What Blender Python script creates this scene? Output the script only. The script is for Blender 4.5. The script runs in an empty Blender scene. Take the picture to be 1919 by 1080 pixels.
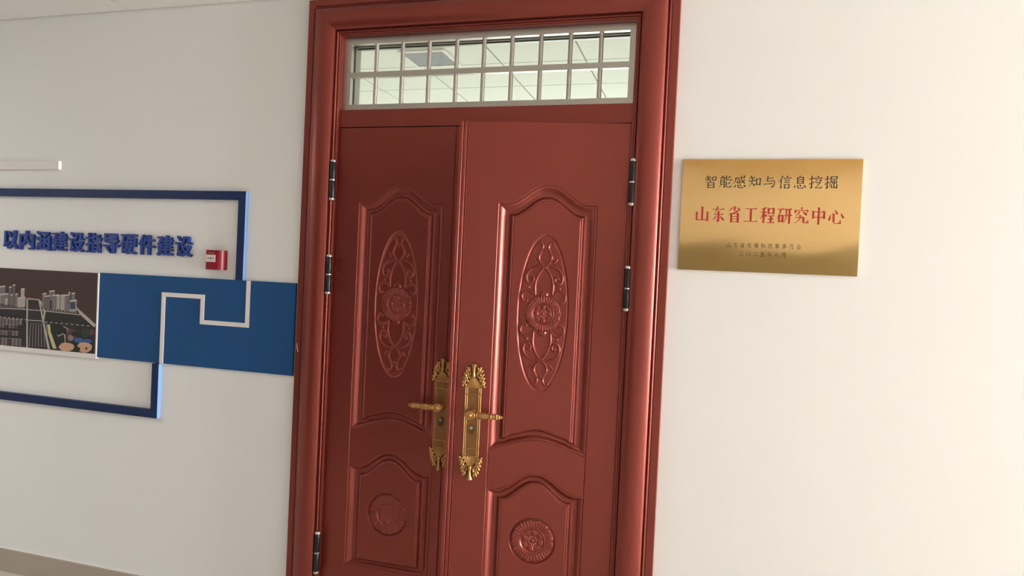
import bpy, bmesh, math, random
import numpy as np
from mathutils import Matrix, Vector
random.seed(4)
S = bpy.context.scene
COL = S.collection
PI = math.pi

# ------------------------------------------------------------------ camera
CAM_Y, CAM_Z = -2.609, 1.588
YAW, PITCH, ROLL = 0.27644, 0.01632, -0.04644
def cam_axes(yaw, pitch, roll):
    r = Vector((math.cos(yaw), math.sin(yaw), 0)); fw = Vector((-math.sin(yaw), math.cos(yaw), 0)); d = Vector((0, 0, -1))
    f2 = fw*math.cos(pitch) + d*math.sin(pitch); d2 = d*math.cos(pitch) - fw*math.sin(pitch)
    return r*math.cos(roll) + d2*math.sin(roll), -r*math.sin(roll) + d2*math.cos(roll), f2
rx, dn, fw = cam_axes(YAW, PITCH, ROLL)
cd = bpy.data.cameras.new('camera'); cd.sensor_width = 36.0; cd.lens = 1286.2*36/1919; cd.clip_start = 0.05
cam = bpy.data.objects.new('camera', cd); COL.objects.link(cam)
m = Matrix((rx, -dn, -fw)).transposed().to_4x4(); m.translation = (0, CAM_Y, CAM_Z)
cam.matrix_world = m
S.camera = cam

# ------------------------------------------------------------------ world, lights, exposure
w = bpy.data.worlds.new('world'); S.world = w; w.use_nodes = True
w.node_tree.nodes['Background'].inputs[0].default_value = (0.75, 0.86, 1.0, 1)
w.node_tree.nodes['Background'].inputs[1].default_value = 1.0
def area(name, loc, rot, sx, sy, power, col, spread=180):
    l = bpy.data.lights.new(name, 'AREA'); l.shape = 'RECTANGLE'; l.size = sx; l.size_y = sy; l.energy = power; l.color = col; l.spread = math.radians(spread)
    o = bpy.data.objects.new(name, l); o.location = loc; o.rotation_euler = rot; COL.objects.link(o); return o
# daylight through the window at the right-hand end of the corridor, and through the one in the opposite wall
area('end_window_daylight', (12.45, -1.1, 1.45), (0, math.radians(90), 0), 2.2, 1.6, 2350, (0.97, 0.985, 1.0))
area('left_fill_light', (-5.2, -1.85, 2.715), (0, 0, 0), 1.15, 1.15, 40, (0.95, 0.98, 1.0))  # added fill light for the left wall, out of view
area('side_window_daylight', (2.65, -3.75, 1.55), (math.radians(90), 0, 0), 2.3, 1.9, 4, (0.97, 0.985, 1.0))
area('far_window_daylight', (6.2, -3.75, 1.55), (math.radians(90), 0, 0), 2.3, 1.9, 6, (0.97, 0.985, 1.0))
sl_ = bpy.data.lights.new('sun', 'SUN'); sl_.energy = 8; sl_.angle = .01; sl_.color = (1.0, .985, .95)
so = bpy.data.objects.new('sun', sl_); COL.objects.link(so); so.rotation_euler = Vector((.60, -.76, 1.0)).to_track_quat('Z', 'Y').to_euler()
# added light that brightens the room behind the door; no window built
area('room_fill_light', (-0.9, 6.6, 1.5), (math.radians(-90), 0, 0), 4.6, 1.8, 190, (0.94, .97, 1.0))
S.view_settings.view_transform = 'Standard'; S.view_settings.look = 'None'
S.view_settings.exposure = -0.01; S.view_settings.gamma = 1.0; S.view_settings.use_curve_mapping = False
S.cycles.use_denoising = True
S.cycles.max_bounces = 12; S.cycles.diffuse_bounces = 6
S.cycles.sample_clamp_indirect = 6

# ------------------------------------------------------------------ materials
def srgb(r, g, b):
    f = lambda c: (c/255/12.92) if c/255 <= .04045 else ((c/255+.055)/1.055)**2.4
    return (f(r), f(g), f(b), 1)
def mat(name, col, rough=.5, metal=0.0, spec=.5, noise=None, bump=None, coat=0.0, coat_rough=.1, trans=0, emis=None, ior=1.45):
    """noise=(scale, amount, (sx,sy,sz)); bump=(scale, strength, dist, (sx,sy,sz), detail)"""
    M = bpy.data.materials.new(name); M.use_nodes = True
    nt = M.node_tree; b = nt.nodes['Principled BSDF']
    b.inputs['Base Color'].default_value = col; b.inputs['Roughness'].default_value = rough
    b.inputs['Metallic'].default_value = metal; b.inputs['Specular IOR Level'].default_value = spec
    b.inputs['Coat Weight'].default_value = coat; b.inputs['Coat Roughness'].default_value = coat_rough
    b.inputs['Transmission Weight'].default_value = trans; b.inputs['IOR'].default_value = ior
    tc = nt.nodes.new('ShaderNodeTexCoord')
    def nz(scale, st, detail=4):
        mp = nt.nodes.new('ShaderNodeMapping'); mp.inputs['Scale'].default_value = st
        nt.links.new(tc.outputs['Object'], mp.inputs[0])
        n = nt.nodes.new('ShaderNodeTexNoise'); n.inputs['Scale'].default_value = scale; n.inputs['Detail'].default_value = detail
        nt.links.new(mp.outputs[0], n.inputs['Vector']); return n
    if noise:
        n = nz(noise[0], noise[2])
        mr = nt.nodes.new('ShaderNodeMapRange'); mr.inputs[1].default_value = .3; mr.inputs[2].default_value = .7
        mr.inputs[3].default_value = 1-noise[1]; mr.inputs[4].default_value = 1+noise[1]
        nt.links.new(n.outputs['Fac'], mr.inputs[0])
        vm = nt.nodes.new('ShaderNodeVectorMath'); vm.operation = 'SCALE'; vm.inputs[0].default_value = col[:3]
        nt.links.new(mr.outputs[0], vm.inputs['Scale']); nt.links.new(vm.outputs[0], b.inputs['Base Color'])
    if bump:
        n = nz(bump[0], bump[3], bump[4])
        bp = nt.nodes.new('ShaderNodeBump'); bp.inputs['Strength'].default_value = bump[1]; bp.inputs['Distance'].default_value = bump[2]
        nt.links.new(n.outputs['Fac'], bp.inputs['Height']); nt.links.new(bp.outputs[0], b.inputs['Normal'])
    if emis:
        b.inputs['Emission Color'].default_value = emis[0]; b.inputs['Emission Strength'].default_value = emis[1]
    return M
U1 = (1, 1, 1)
M_wall = mat('wall_paint', srgb(236, 234, 231), .75, noise=(.8, .012, U1), bump=(60, .08, .002, U1, 3))
M_ceil = mat('ceiling_tile_white', srgb(233, 230, 225), .8, noise=(40, .015, U1), bump=(220, .25, .002, U1, 2))
M_ceil2 = mat('room_ceiling_tile', srgb(226, 230, 220), .8, bump=(200, .3, .002, U1, 2))
M_white = mat('white_enamel', srgb(232, 228, 222), .45)
M_base = mat('baseboard_tile', srgb(172, 160, 146), .35, noise=(3, .03, U1))
M_floor = mat('floor_tile_beige', srgb(214, 208, 198), .25, noise=(2.5, .04, U1))
M_grout = mat('grout', srgb(150, 140, 128), .8)
M_door = mat('door_red_pearl', srgb(136, 57, 46), .34, metal=.68, spec=.4, noise=(3.5, .03, (1, 1, .25)), coat=.45, coat_rough=.32)
M_brass = mat('antique_brass', srgb(182, 136, 84), .34, metal=.85, noise=(60, .12, U1))
M_brassd = mat('brass_recess', srgb(140, 98, 60), .45, metal=.7, noise=(40, .1, U1))
M_brasso = mat('brass_dark_and_shade', srgb(96, 70, 42), .45, metal=.6)  # dark escutcheon brass, also the painted shade behind the finials
M_brassp = mat('brass_plate', srgb(150, 108, 68), .4, metal=.75, noise=(50, .1, U1))
M_plaque = mat('plaque_brass', srgb(214, 178, 122), .09, metal=1.0, noise=(90, .015, (.06, 1, 2)), bump=(2.2, 1.0, .0022, (1.5, 1, 2.0), 1))
M_plaqueedge = mat('plaque_edge', srgb(214, 180, 120), .3, metal=.9)
M_steel = mat('stainless_steel', srgb(188, 184, 176), .33, metal=.85, noise=(14, .05, (1, 1, 1)))
M_alu = mat('aluminium_frame', srgb(176, 174, 166), .4, metal=.6)
M_dark = mat('dark_gasket', srgb(52, 48, 44), .6)
M_slat = mat('slat_grey', srgb(150, 154, 156), .7)
M_black = mat('hinge_black', srgb(24, 22, 24), .32, spec=.5)
M_chrome = mat('hinge_silver', srgb(205, 200, 192), .25, metal=.9)
M_navy = mat('navy_acrylic', srgb(17, 38, 84), .4, spec=.35)
M_navylit = mat('frame_edge_lit_blue', srgb(140, 180, 240), .35)
M_blue = mat('blue_board', srgb(27, 76, 128), .6, spec=.3, noise=(2, .02, U1))
M_letter = mat('letter_blue', srgb(34, 62, 140), .4)
M_pvc = mat('white_pvc', srgb(228, 222, 218), .5)
M_red = mat('alarm_red', srgb(128, 18, 32), .36)
M_ink = mat('ink_black', srgb(45, 38, 26), .6)
M_inkred = mat('ink_red', srgb(168, 36, 34), .5)
M_addboard = mat('added_board_grey', srgb(146, 144, 128), .8)
M_chip = mat('paint_chip', srgb(226, 200, 188), .7)
def mat_glass():
    M = bpy.data.materials.new('clear_glass'); M.use_nodes = True; nt = M.node_tree
    for n in list(nt.nodes): nt.nodes.remove(n)
    o = nt.nodes.new('ShaderNodeOutputMaterial'); t = nt.nodes.new('ShaderNodeBsdfTransparent'); g = nt.nodes.new('ShaderNodeBsdfGlossy')
    t.inputs[0].default_value = (.96, .975, .965, 1); g.inputs['Roughness'].default_value = .02
    f = nt.nodes.new('ShaderNodeFresnel'); f.inputs[0].default_value = 1.35; mx = nt.nodes.new('ShaderNodeMixShader')
    nt.links.new(f.outputs[0], mx.inputs[0]); nt.links.new(t.outputs[0], mx.inputs[1]); nt.links.new(g.outputs[0], mx.inputs[2]); nt.links.new(mx.outputs[0], o.inputs[0])
    return M
M_glass = mat_glass()

# ------------------------------------------------------------------ helpers
def props(o, label=None, cat=None, kind=None, group=None):
    if label: o['label'] = label
    if cat: o['category'] = cat
    if kind: o['kind'] = kind
    if group: o['group'] = group
    return o
def empty(name, loc=(0, 0, 0), rotz=0, parent=None, **k):
    o = bpy.data.objects.new(name, None); o.empty_display_size = .05; o.location = loc; o.rotation_euler = (0, 0, rotz)
    COL.objects.link(o)
    if parent: o.parent = parent
    return props(o, **k)
def link(name, me, m, parent=None, loc=(0, 0, 0), rot=(0, 0, 0)):
    if m and not me.materials: me.materials.append(m)
    o = bpy.data.objects.new(name, me); COL.objects.link(o); o.location = loc; o.rotation_euler = rot
    if parent: o.parent = parent
    return o
def obj(name, bm, m, parent=None, loc=(0, 0, 0), rot=(0, 0, 0), smooth=False, bevel=0, auto=None):
    if bevel:
        bmesh.ops.bevel(bm, geom=[e for e in bm.edges if e.is_manifold and e.calc_face_angle(0) > .5], offset=bevel, segments=2, affect='EDGES', profile=.6)
    bmesh.ops.recalc_face_normals(bm, faces=bm.faces)
    me = bpy.data.meshes.new(name); bm.to_mesh(me); bm.free()
    if smooth:
        for p in me.polygons: p.use_smooth = True
        if auto: 
            me.set_sharp_from_angle(angle=math.radians(auto))
    return link(name, me, m, parent, loc, rot)
def box(bm, x0, x1, y0, y1, z0, z1):
    vs = [bm.verts.new((x, y, z)) for x in (x0, x1) for y in (y0, y1) for z in (z0, z1)]
    for f in ((0, 1, 3, 2), (4, 6, 7, 5), (0, 4, 5, 1), (2, 3, 7, 6), (0, 2, 6, 4), (1, 5, 7, 3)): bm.faces.new([vs[i] for i in f])
def boxm(x0, x1, y0, y1, z0, z1):
    bm = bmesh.new(); box(bm, x0, x1, y0, y1, z0, z1); return bm
def extrude_poly(bm, pts, y0, y1):
    """closed polygon in X-Z, extruded along Y"""
    a = [bm.verts.new((x, y0, z)) for x, z in pts]; b = [bm.verts.new((x, y1, z)) for x, z in pts]
    bm.faces.new(a); bm.faces.new(b[::-1])
    for i in range(len(pts)):
        j = (i+1) % len(pts); bm.faces.new((a[i], b[i], b[j], a[j]))
def tube(bm, pts, r, n=10, caps=True):
    """pts list of 3D points; r float or list"""
    P = [Vector(p) for p in pts]; R = r if isinstance(r, (list, tuple)) else [r]*len(P)
    rings = []; up = None
    for i, p in enumerate(P):
        d = (P[min(i+1, len(P)-1)] - P[max(i-1, 0)]).normalized()
        if up is None: up = d.orthogonal().normalized()
        up = (up - d*up.dot(d)).normalized(); s = d.cross(up)
        rings.append([bm.verts.new(p + (up*math.cos(2*PI*k/n) + s*math.sin(2*PI*k/n))*R[i]) for k in range(n)])
    for a, b in zip(rings, rings[1:]):
        for k in range(n): bm.faces.new((a[k], a[(k+1) % n], b[(k+1) % n], b[k]))
    if caps: bm.faces.new(rings[0][::-1]); bm.faces.new(rings[-1])
def ellipsoid(bm, c, r, rotm=None, n=10, k=7):
    mt = Matrix.Translation(c) @ ((rotm or Matrix.Identity(3)).to_4x4()) @ Matrix.Diagonal((*r, 1))
    bmesh.ops.create_uvsphere(bm, u_segments=n, v_segments=k, radius=1, matrix=mt)
def smoothstep(a, b, x):
    t = np.clip((x-a)/(b-a), 0, 1); return t*t*(3-2*t)
def grid_mesh(name, X, Y, Z, closed_u=False, smooth=True):
    """X,Y,Z arrays (nv, nu)"""
    nv, nu = X.shape
    co = np.stack([X, Y, Z], -1).reshape(-1, 3).astype(np.float32)
    iu = np.arange(nu if closed_u else nu-1); iv = np.arange(nv-1)
    A, B = np.meshgrid(iv, iu, indexing='ij'); B2 = (B+1) % nu
    q = np.stack([A*nu+B, A*nu+B2, (A+1)*nu+B2, (A+1)*nu+B], -1).reshape(-1, 4)
    me = bpy.data.meshes.new(name)
    me.vertices.add(len(co)); me.vertices.foreach_set('co', co.ravel())
    me.loops.add(q.size); me.loops.foreach_set('vertex_index', q.ravel().astype(np.int32))
    me.polygons.add(len(q)); me.polygons.foreach_set('loop_start', np.arange(0, q.size, 4, dtype=np.int32))
    me.polygons.foreach_set('use_smooth', np.full(len(q), smooth))
    me.update(calc_edges=True); me.validate(); return me
def seg_dist(X, Z, pts):
    D = np.full(X.shape, 9.0)
    for (x0, z0), (x1, z1) in zip(pts, pts[1:]):
        dx, dz = x1-x0, z1-z0; L = dx*dx+dz*dz
        t = np.clip(((X-x0)*dx + (Z-z0)*dz)/L, 0, 1)
        D = np.minimum(D, np.hypot(X-x0-t*dx, Z-z0-t*dz))
    return D
def spline(pts, n=6):
    P = [pts[0]]+list(pts)+[pts[-1]]; out = []
    for i in range(1, len(P)-2):
        for k in range(n):
            t = k/n; a, b, c, d = P[i-1], P[i], P[i+1], P[i+2]
            out.append(tuple(.5*(2*b[j] + (c[j]-a[j])*t + (2*a[j]-5*b[j]+4*c[j]-d[j])*t*t + (3*b[j]-a[j]-3*c[j]+d[j])*t**3) for j in (0, 1)))
    out.append(tuple(pts[-1])); return out

# ================================================================== SETTING
OX0, OX1, OZ = -1.60, -0.23, 2.66      # rough opening in the wall
CEIL = 2.751
def wall_with_hole():
    bm = bmesh.new()
    box(bm, -9.0, OX0, 0, .2, 0, 3.2); box(bm, OX1, 12.4, 0, .2, 0, 3.2); box(bm, OX0, OX1, 0, .2, OZ, 3.2)
    return bm
props(obj('wall_back', wall_with_hole(), M_wall), 'off-white painted corridor wall around the red double door', 'wall', 'structure')
def wall_y(name, y0, y1, x0, x1, holes, zt, label, m=M_wall):
    bm = bmesh.new(); xs = x0
    for hx0, hx1, hz0, hz1 in holes:
        box(bm, xs, hx0, y0, y1, 0, zt); box(bm, hx0, hx1, y0, y1, 0, hz0); box(bm, hx0, hx1, y0, y1, hz1, zt); xs = hx1
    box(bm, xs, x1, y0, y1, 0, zt)
    return props(obj(name, bm, m), label, 'wall', 'structure')
wall_y('wall_front', -3.75, -3.55, -9.0, 12.4, [(1.45, 3.85, .6, 2.5), (5.0, 7.4, .6, 2.5)], 2.9, 'off-white corridor wall opposite the red door')
bm = bmesh.new(); y0, y1 = -3.55, 0
for (a, b, c, d) in ((-3.55, -2.2, 0, 2.9), (-.3, 0, 0, 2.9), (-2.2, -.3, 0, .55), (-2.2, -.3, 2.55, 2.9)): box(bm, 12.4, 12.6, a, b, c, d)
props(obj('wall_right', bm, M_wall), 'corridor end wall with the daylight window', 'wall', 'structure')
bm = boxm(-9.2, -9.0, -3.55, .2, 0, 2.9)
props(obj('wall_left', bm, M_wall), 'far left end wall of the corridor', 'wall', 'structure')
# floor with tiles
fl = props(obj('floor', boxm(-9.0, 12.4, -3.55, 0, -.1, -.004), M_grout), 'beige polished tile floor of the corridor', 'floor', 'structure')
bm = boxm(0, .797, 0, .797, -.012, 0); 
tile_me = None
for i in range(27):
    for j in range(5):
        x = -9.0+.8*i; y = -.8*(j+1)
        if x+.8 > 12.4 or y < -3.55: continue
        if tile_me is None: o = obj('floor_tile', bm, M_floor, fl, (x, y, 0), bevel=.0015); tile_me = o.data
        else: link('floor_tile', tile_me, None, fl, (x, y, 0))
# corridor ceiling: slab plus lay-in tiles near the wall in view
ce = props(obj('ceiling', boxm(-9.0, 12.4, -3.55, 0, CEIL+.016, CEIL+.1), M_ceil), 'white suspended tile ceiling of the corridor', 'ceiling', 'structure')
tm = None
for i in range(36):
    for j in range(6):
        x = -8.652+.6*i; y = -.006-.6*(j+1)
        if y < -3.55: continue
        if x > 11.9: continue
        if tm is None: o = obj('ceiling_tile', boxm(.0025, .5975, .0025, .5975, 0, .012), M_ceil, ce, (x, y, CEIL), bevel=.002); tm = o.data
        else: link('ceiling_tile', tm, None, ce, (x, y, CEIL))
# baseboards
def baseboard(name, x0, x1, label):
    bm = bmesh.new(); extrude = [(0, 0), (-.010, 0), (-.010, .111), (-.007, .115), (0, .115)]
    a = [bm.verts.new((x0, y, z)) for y, z in extrude]; b = [bm.verts.new((x1, y, z)) for y, z in extrude]
    bm.faces.new(a); bm.faces.new(b[::-1])
    for i in range(5): bm.faces.new((a[i], a[(i+1) % 5], b[(i+1) % 5], b[i]))
    o = props(obj(name, bm, M_base), label, 'baseboard', 'structure')
    bm = boxm(x0, x1, -.0095, 0, .115, .1175); obj('baseboard_cap', bm, M_white, o)
baseboard('baseboard_left', -9.0, -1.692, 'taupe tile baseboard left of the door'); baseboard('baseboard_right', -.140, 12.4, 'taupe tile baseboard right of the door')
# room behind the door
props(obj('wall_room_back', boxm(-4.6, 2.6, 7.0, 7.2, 0, 3.3), M_wall), 'far wall of the room behind the door', 'wall', 'structure')
props(obj('wall_room_left', boxm(-4.8, -4.6, .2, 7.2, 0, 3.3), M_wall), 'left wall of the room behind the door', 'wall', 'structure')
props(obj('wall_room_right', boxm(2.6, 2.8, .2, 7.2, 0, 3.3), M_wall), 'right wall of the room behind the door', 'wall', 'structure')
props(obj('floor_room', boxm(-4.6, 2.6, 0, 7.2, -.1, 0), mat('room_floor', srgb(225, 220, 205), .5)), 'pale floor of the room behind the door', 'floor', 'structure')
RC = 3.088
ce2 = props(obj('ceiling_room', boxm(-4.6, 2.6, .2, 7.2, RC+.014, RC+.1), M_ceil2), 'bright tiled ceiling seen through the transom window', 'ceiling', 'structure')
tm = None; TX0, TY0 = -.87, 2.03
for i in range(-6, 6):
    for j in range(-3, 8):
        x = TX0+.6*i; y = TY0+.57*j
        if x < -4.6 or x+.6 > 2.6 or y < .2: continue
        if tm is None: o = obj('ceiling_tile', boxm(.006, .594, .006, .564, 0, .01), M_ceil2, ce2, (x, y, RC), bevel=.002); tm = o.data
        else: link('ceiling_tile', tm, None, ce2, (x, y, RC))

# ================================================================== DOOR CASING (trim_1)
CX0, CX1, CTOP = -1.690, -.142, 2.727
prof = [(0, 0), (0, .023), (.002, .026), (.028, .026), (.0295, .0225), (.031, .0225)]
prof += [(.031+.005*(1-math.cos(t)), .0235+.006*math.sin(t)) for t in np.linspace(0, PI, 7)]
prof += [(.0425, .0215), (.0435, .0215), (.0440, .0325)]
prof += [(.0900-.0455*math.cos(t)/math.cos(.46), .026+.025*math.sin(t)) for t in np.linspace(.46, PI-.46, 19)]
prof += [(.1355, .0325), (.1360, .0205), (.1385, .0205)]
prof += [(.1385+.0045*(1-math.cos(t)), .0215+.007*math.sin(t)) for t in np.linspace(0, PI, 7)]
prof += [(.1480, .0195), (.1500, .0195), (.1510, .0230), (.1545, .0230), (.1560, .018), (.1580, .017), (.1580, -.12), (.1450, -.12)]
trim = empty('trim_1', (0, 0, 0), label='red-brown moulded casing framing the double door', cat='door frame', kind='structure')
def casing(kind):
    bm = bmesh.new(); A = []; B = []
    for o, d in prof:
        if kind == 'left': a, b = (CX0+o, -d, 0), (CX0+o, -d, CTOP-o)
        elif kind == 'right': a, b = (CX1-o, -d, 0), (CX1-o, -d, CTOP-o)
        else: a, b = (CX0+o, -d, CTOP-o), (CX1-o, -d, CTOP-o)
        A.append(bm.verts.new(a)); B.append(bm.verts.new(b))
    for i in range(len(prof)-1): bm.faces.new((A[i], A[i+1], B[i+1], B[i]))
    o = obj('casing_moulding', bm, M_door, trim, smooth=True, auto=35)
    return o
for k in ('left', 'top', 'right'): casing(k)
IX0, IX1, ITOP = CX0+.158, CX1-.158, CTOP-.158
BAR0, BAR1 = 2.1885, 2.261
obj('transom_bar', boxm(IX0, IX1, -.003, .11, BAR0, BAR1), M_door, trim, bevel=.002)
# door stops behind the leaves so no light leaks through
bm = bmesh.new(); box(bm, IX0, IX0+.02, .055, .11, 0, BAR0); box(bm, IX1-.02, IX1, .055, .11, 0, BAR0); box(bm, IX0, IX1, .055, .11, BAR0-.02, BAR0)
obj('door_stop', bm, M_door, trim)
# chipped paint by the blue board
bm = bmesh.new(); tube(bm, [(-1.682, -.0268, 1.262), (-1.679, -.0272, 1.245), (-1.674, -.0268, 1.222)], [.001, .0022, .0016], 6)
obj('paint_chip', bm, M_chip, trim)

# ================================================================== TRANSOM WINDOW
win = empty('window_1', (0, 0, 0), label='barred transom window above the red double door', cat='window', kind='structure')
GX0, GX1, GZ0, GZ1 = IX0+.001, IX1-.001, BAR1, ITOP-.001
def rect_frame(x0, x1, z0, z1, y0, y1, wl, wr, wb, wt):
    bm = bmesh.new()
    for pts in ([(x0, z0), (x0+wl, z0+wb), (x0+wl, z1-wt), (x0, z1)], [(x1, z0), (x1, z1), (x1-wr, z1-wt), (x1-wr, z0+wb)],
                [(x0, z0), (x1, z0), (x1-wr, z0+wb), (x0+wl, z0+wb)], [(x0, z1), (x0+wl, z1-wt), (x1-wr, z1-wt), (x1, z1)]):
        extrude_poly(bm, pts, y0, y1)
    return bm
gf = obj('grille_frame', rect_frame(GX0, GX1, GZ0, GZ1, .012, .034, .032, .024, .026, .026), M_steel, win, bevel=.0012)
obj('grille_rail', boxm(GX0+.032, GX1-.024, .010, .030, 2.400, 2.423), M_steel, win, bevel=.002)
for x in (-1.375, -1.256, -1.137, -1.018, -.902, -.785, -.668, -.551, -.432):
    x *= 1.0084; bm = bmesh.new(); tube(bm, [(x, .024, GZ0+.02), (x, .024, GZ1-.02)], .0088, 14, False)
    obj('grille_bar', bm, M_steel, win, smooth=True)
fr = obj('window_frame', rect_frame(GX0, GX1, GZ0, GZ1, .060, .105, .026, .020, .012, .024), M_alu, win, bevel=.002)
obj('glass_pane', boxm(GX0+.024, GX1-.018, .080, .084, GZ0+.010, GZ1-.022), M_glass, win)
bm = bmesh.new(); box(bm, GX0+.02, GX1-.018, .074, .080, GZ1-.0275, GZ1-.0235); obj('glazing_gasket', bm, M_dark, win)

# ================================================================== DOOR LEAVES
PW = .191
def prof_h(t):
    h = np.zeros_like(t)
    def V(c, wd, dep): return -dep*np.clip(1-np.abs(t-c)/wd, 0, 1)
    valley = smoothstep(.0075, .030, t)*(1-smoothstep(.0425, .0575, t))
    h = -.0130*valley
    h += -.0012*smoothstep(.0035, .0075, t)*(1-smoothstep(.0575, .060, t))
    h += V(.0025, .0025, .0028) + V(.0375, .002, .0010) + V(.0615, .0025, .0022)
    return np.where((t > 0) & (t < .065), h, 0)
def bump_arch(x, hw): return np.where(np.abs(x) < hw, .5*(1+np.cos(PI*x/hw)), 0)
def leaf_h(x, z):
    """x relative to the panel centre"""
    ax = np.abs(x)
    zt = 1.871 + .075*smoothstep(.158, .012, ax); zti = 1.813 + .068*smoothstep(.127, .008, ax)
    zb = np.where(ax < .103, .940+.019*np.cos(PI/2*ax/.103), .940-.032*(ax-.103)/.088)
    zbi = np.where(ax < .108, .983+.027*bump_arch(x, .116), .983-.015*np.minimum(ax-.108, .018)/.018)
    tz = np.where(z > 1.4, .065*(zt-z)/(zt-zti), .065*(z-zb)/(zbi-zb))
    t = np.minimum(PW-ax, tz)
    h = prof_h(t)
    zt2 = .760 + .073*smoothstep(.158, .012, ax); zt2i = .714 + .073*smoothstep(.127, .008, ax)
    t2 = np.minimum(np.minimum(PW-ax, .065*(zt2-z)/(zt2-zt2i)), (z-.337)*1.7)
    h2 = prof_h(t2)
    h = h + h2
    mid = (z < zb) & (z > zt2)
    h = np.where(mid, -.0028*np.clip(1-np.abs(ax-(PW-.0025))/.0025, 0, 1), h)
    # wells below the two medallions
    e = np.sqrt((x/.0995)**2 + ((z-1.4515)/.307)**2); h = np.where(e < 1.045, h-.009, h)
    r = np.hypot(x, z-.571); h = np.where(r < .0945, h-.009, h)
    return h
def leaf_mesh(name, xl, xr, xc, grooves, raised=None):
    """leaf from xl to xr (local), panel centre xc, z 0.008..2.185"""
    def dense(a, b, s): return list(np.arange(a, b, s))
    xs = dense(xl, xc-PW-.004, .004) + dense(xc-PW-.004, xc-PW+.068, .00085) + dense(xc-PW+.068, xc+PW-.068, .0022) + dense(xc+PW-.068, xc+PW+.004, .00085) + dense(xc+PW+.004, xr, .006) + [xr]
    for g in grooves: xs += list(np.linspace(g-.004, g+.004, 9))
    if raised: xs += [raised-.0005, raised+.0008]
    xs = np.array(sorted(set(np.round(xs, 5)))); xs = xs[(xs >= xl) & (xs <= xr)]
    zs = dense(.008, .335, .02)+dense(.335, .405, .0015)+dense(.405, .470, .01)+dense(.470, .672, .003)+dense(.672, .690, .006)+dense(.690, .838, .0013)+dense(.838, .902, .008)+dense(.902, 1.030, .0012)+dense(1.030, 1.120, .01)+dense(1.120, 1.785, .003)+dense(1.785, 1.80, .005)+dense(1.80, 1.952, .0013)+dense(1.952, 2.185, .015)+[2.185]
    zs = np.array(sorted(set(np.round(zs, 5))))
    X, Z = np.meshgrid(xs, zs); h = leaf_h(X-xc, Z)
    for g in grooves: h = h - .0032*np.clip(1-np.abs(X-g)/.003, 0, 1)
    if raised: h = h + .004*(X < raised)
    Y = -h
    # rounded rim, then skirt back to the rear face
    def ring(k, dy, inset): return k
    Xp = np.pad(X, 1, mode='edge'); Zp = np.pad(Z, 1, mode='edge'); Yp = np.pad(Y, 1, mode='edge')
    Yp[0, :] = Yp[-1, :] = .05; Yp[:, 0] = Yp[:, -1] = .05
    me = grid_mesh(name, Xp, Yp, Zp); me.set_sharp_from_angle(angle=math.radians(60))
    bm = bmesh.new(); bm.from_mesh(me); bmesh.ops.recalc_face_normals(bm, faces=[])
    vs = [bm.verts.new(p) for p in ((xl, .05, .008), (xr, .05, .008), (xr, .05, 2.185), (xl, .05, 2.185))]; bm.faces.new(vs[::-1]); bm.to_mesh(me); bm.free()
    return me
def rosette_h(r, th, R):
    q = r/R; h = np.zeros_like(r)
    edge = .91+.08*np.abs(np.cos(8*th))**.5
    band = smoothstep(.60, .66, q)*(1-smoothstep(edge-.035, edge+.01, q))
    h += .0030*band*(.45+.55*np.abs(np.cos(18*th))**.55)*(1-.25*np.abs(q-.8)/.2)
    h += .0012*band
    h += .0034*np.exp(-((q-.585)/.042)**2)
    pet = np.clip(np.cos(4*th), 0, 1)**.5; h += .0026*pet*smoothstep(.20, .30, q)*(1-smoothstep(.42, .52, q))
    pet2 = np.clip(np.cos(4*th+PI), 0, 1)**.6; h += .0016*pet2*smoothstep(.28, .36, q)*(1-smoothstep(.46, .54, q))
    h += .0022*np.exp(-((q-.18)/.035)**2)*(.55+.45*np.cos(12*th))
    h += .0026*np.exp(-(q/.09)**2)
    return h*1.45
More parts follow.
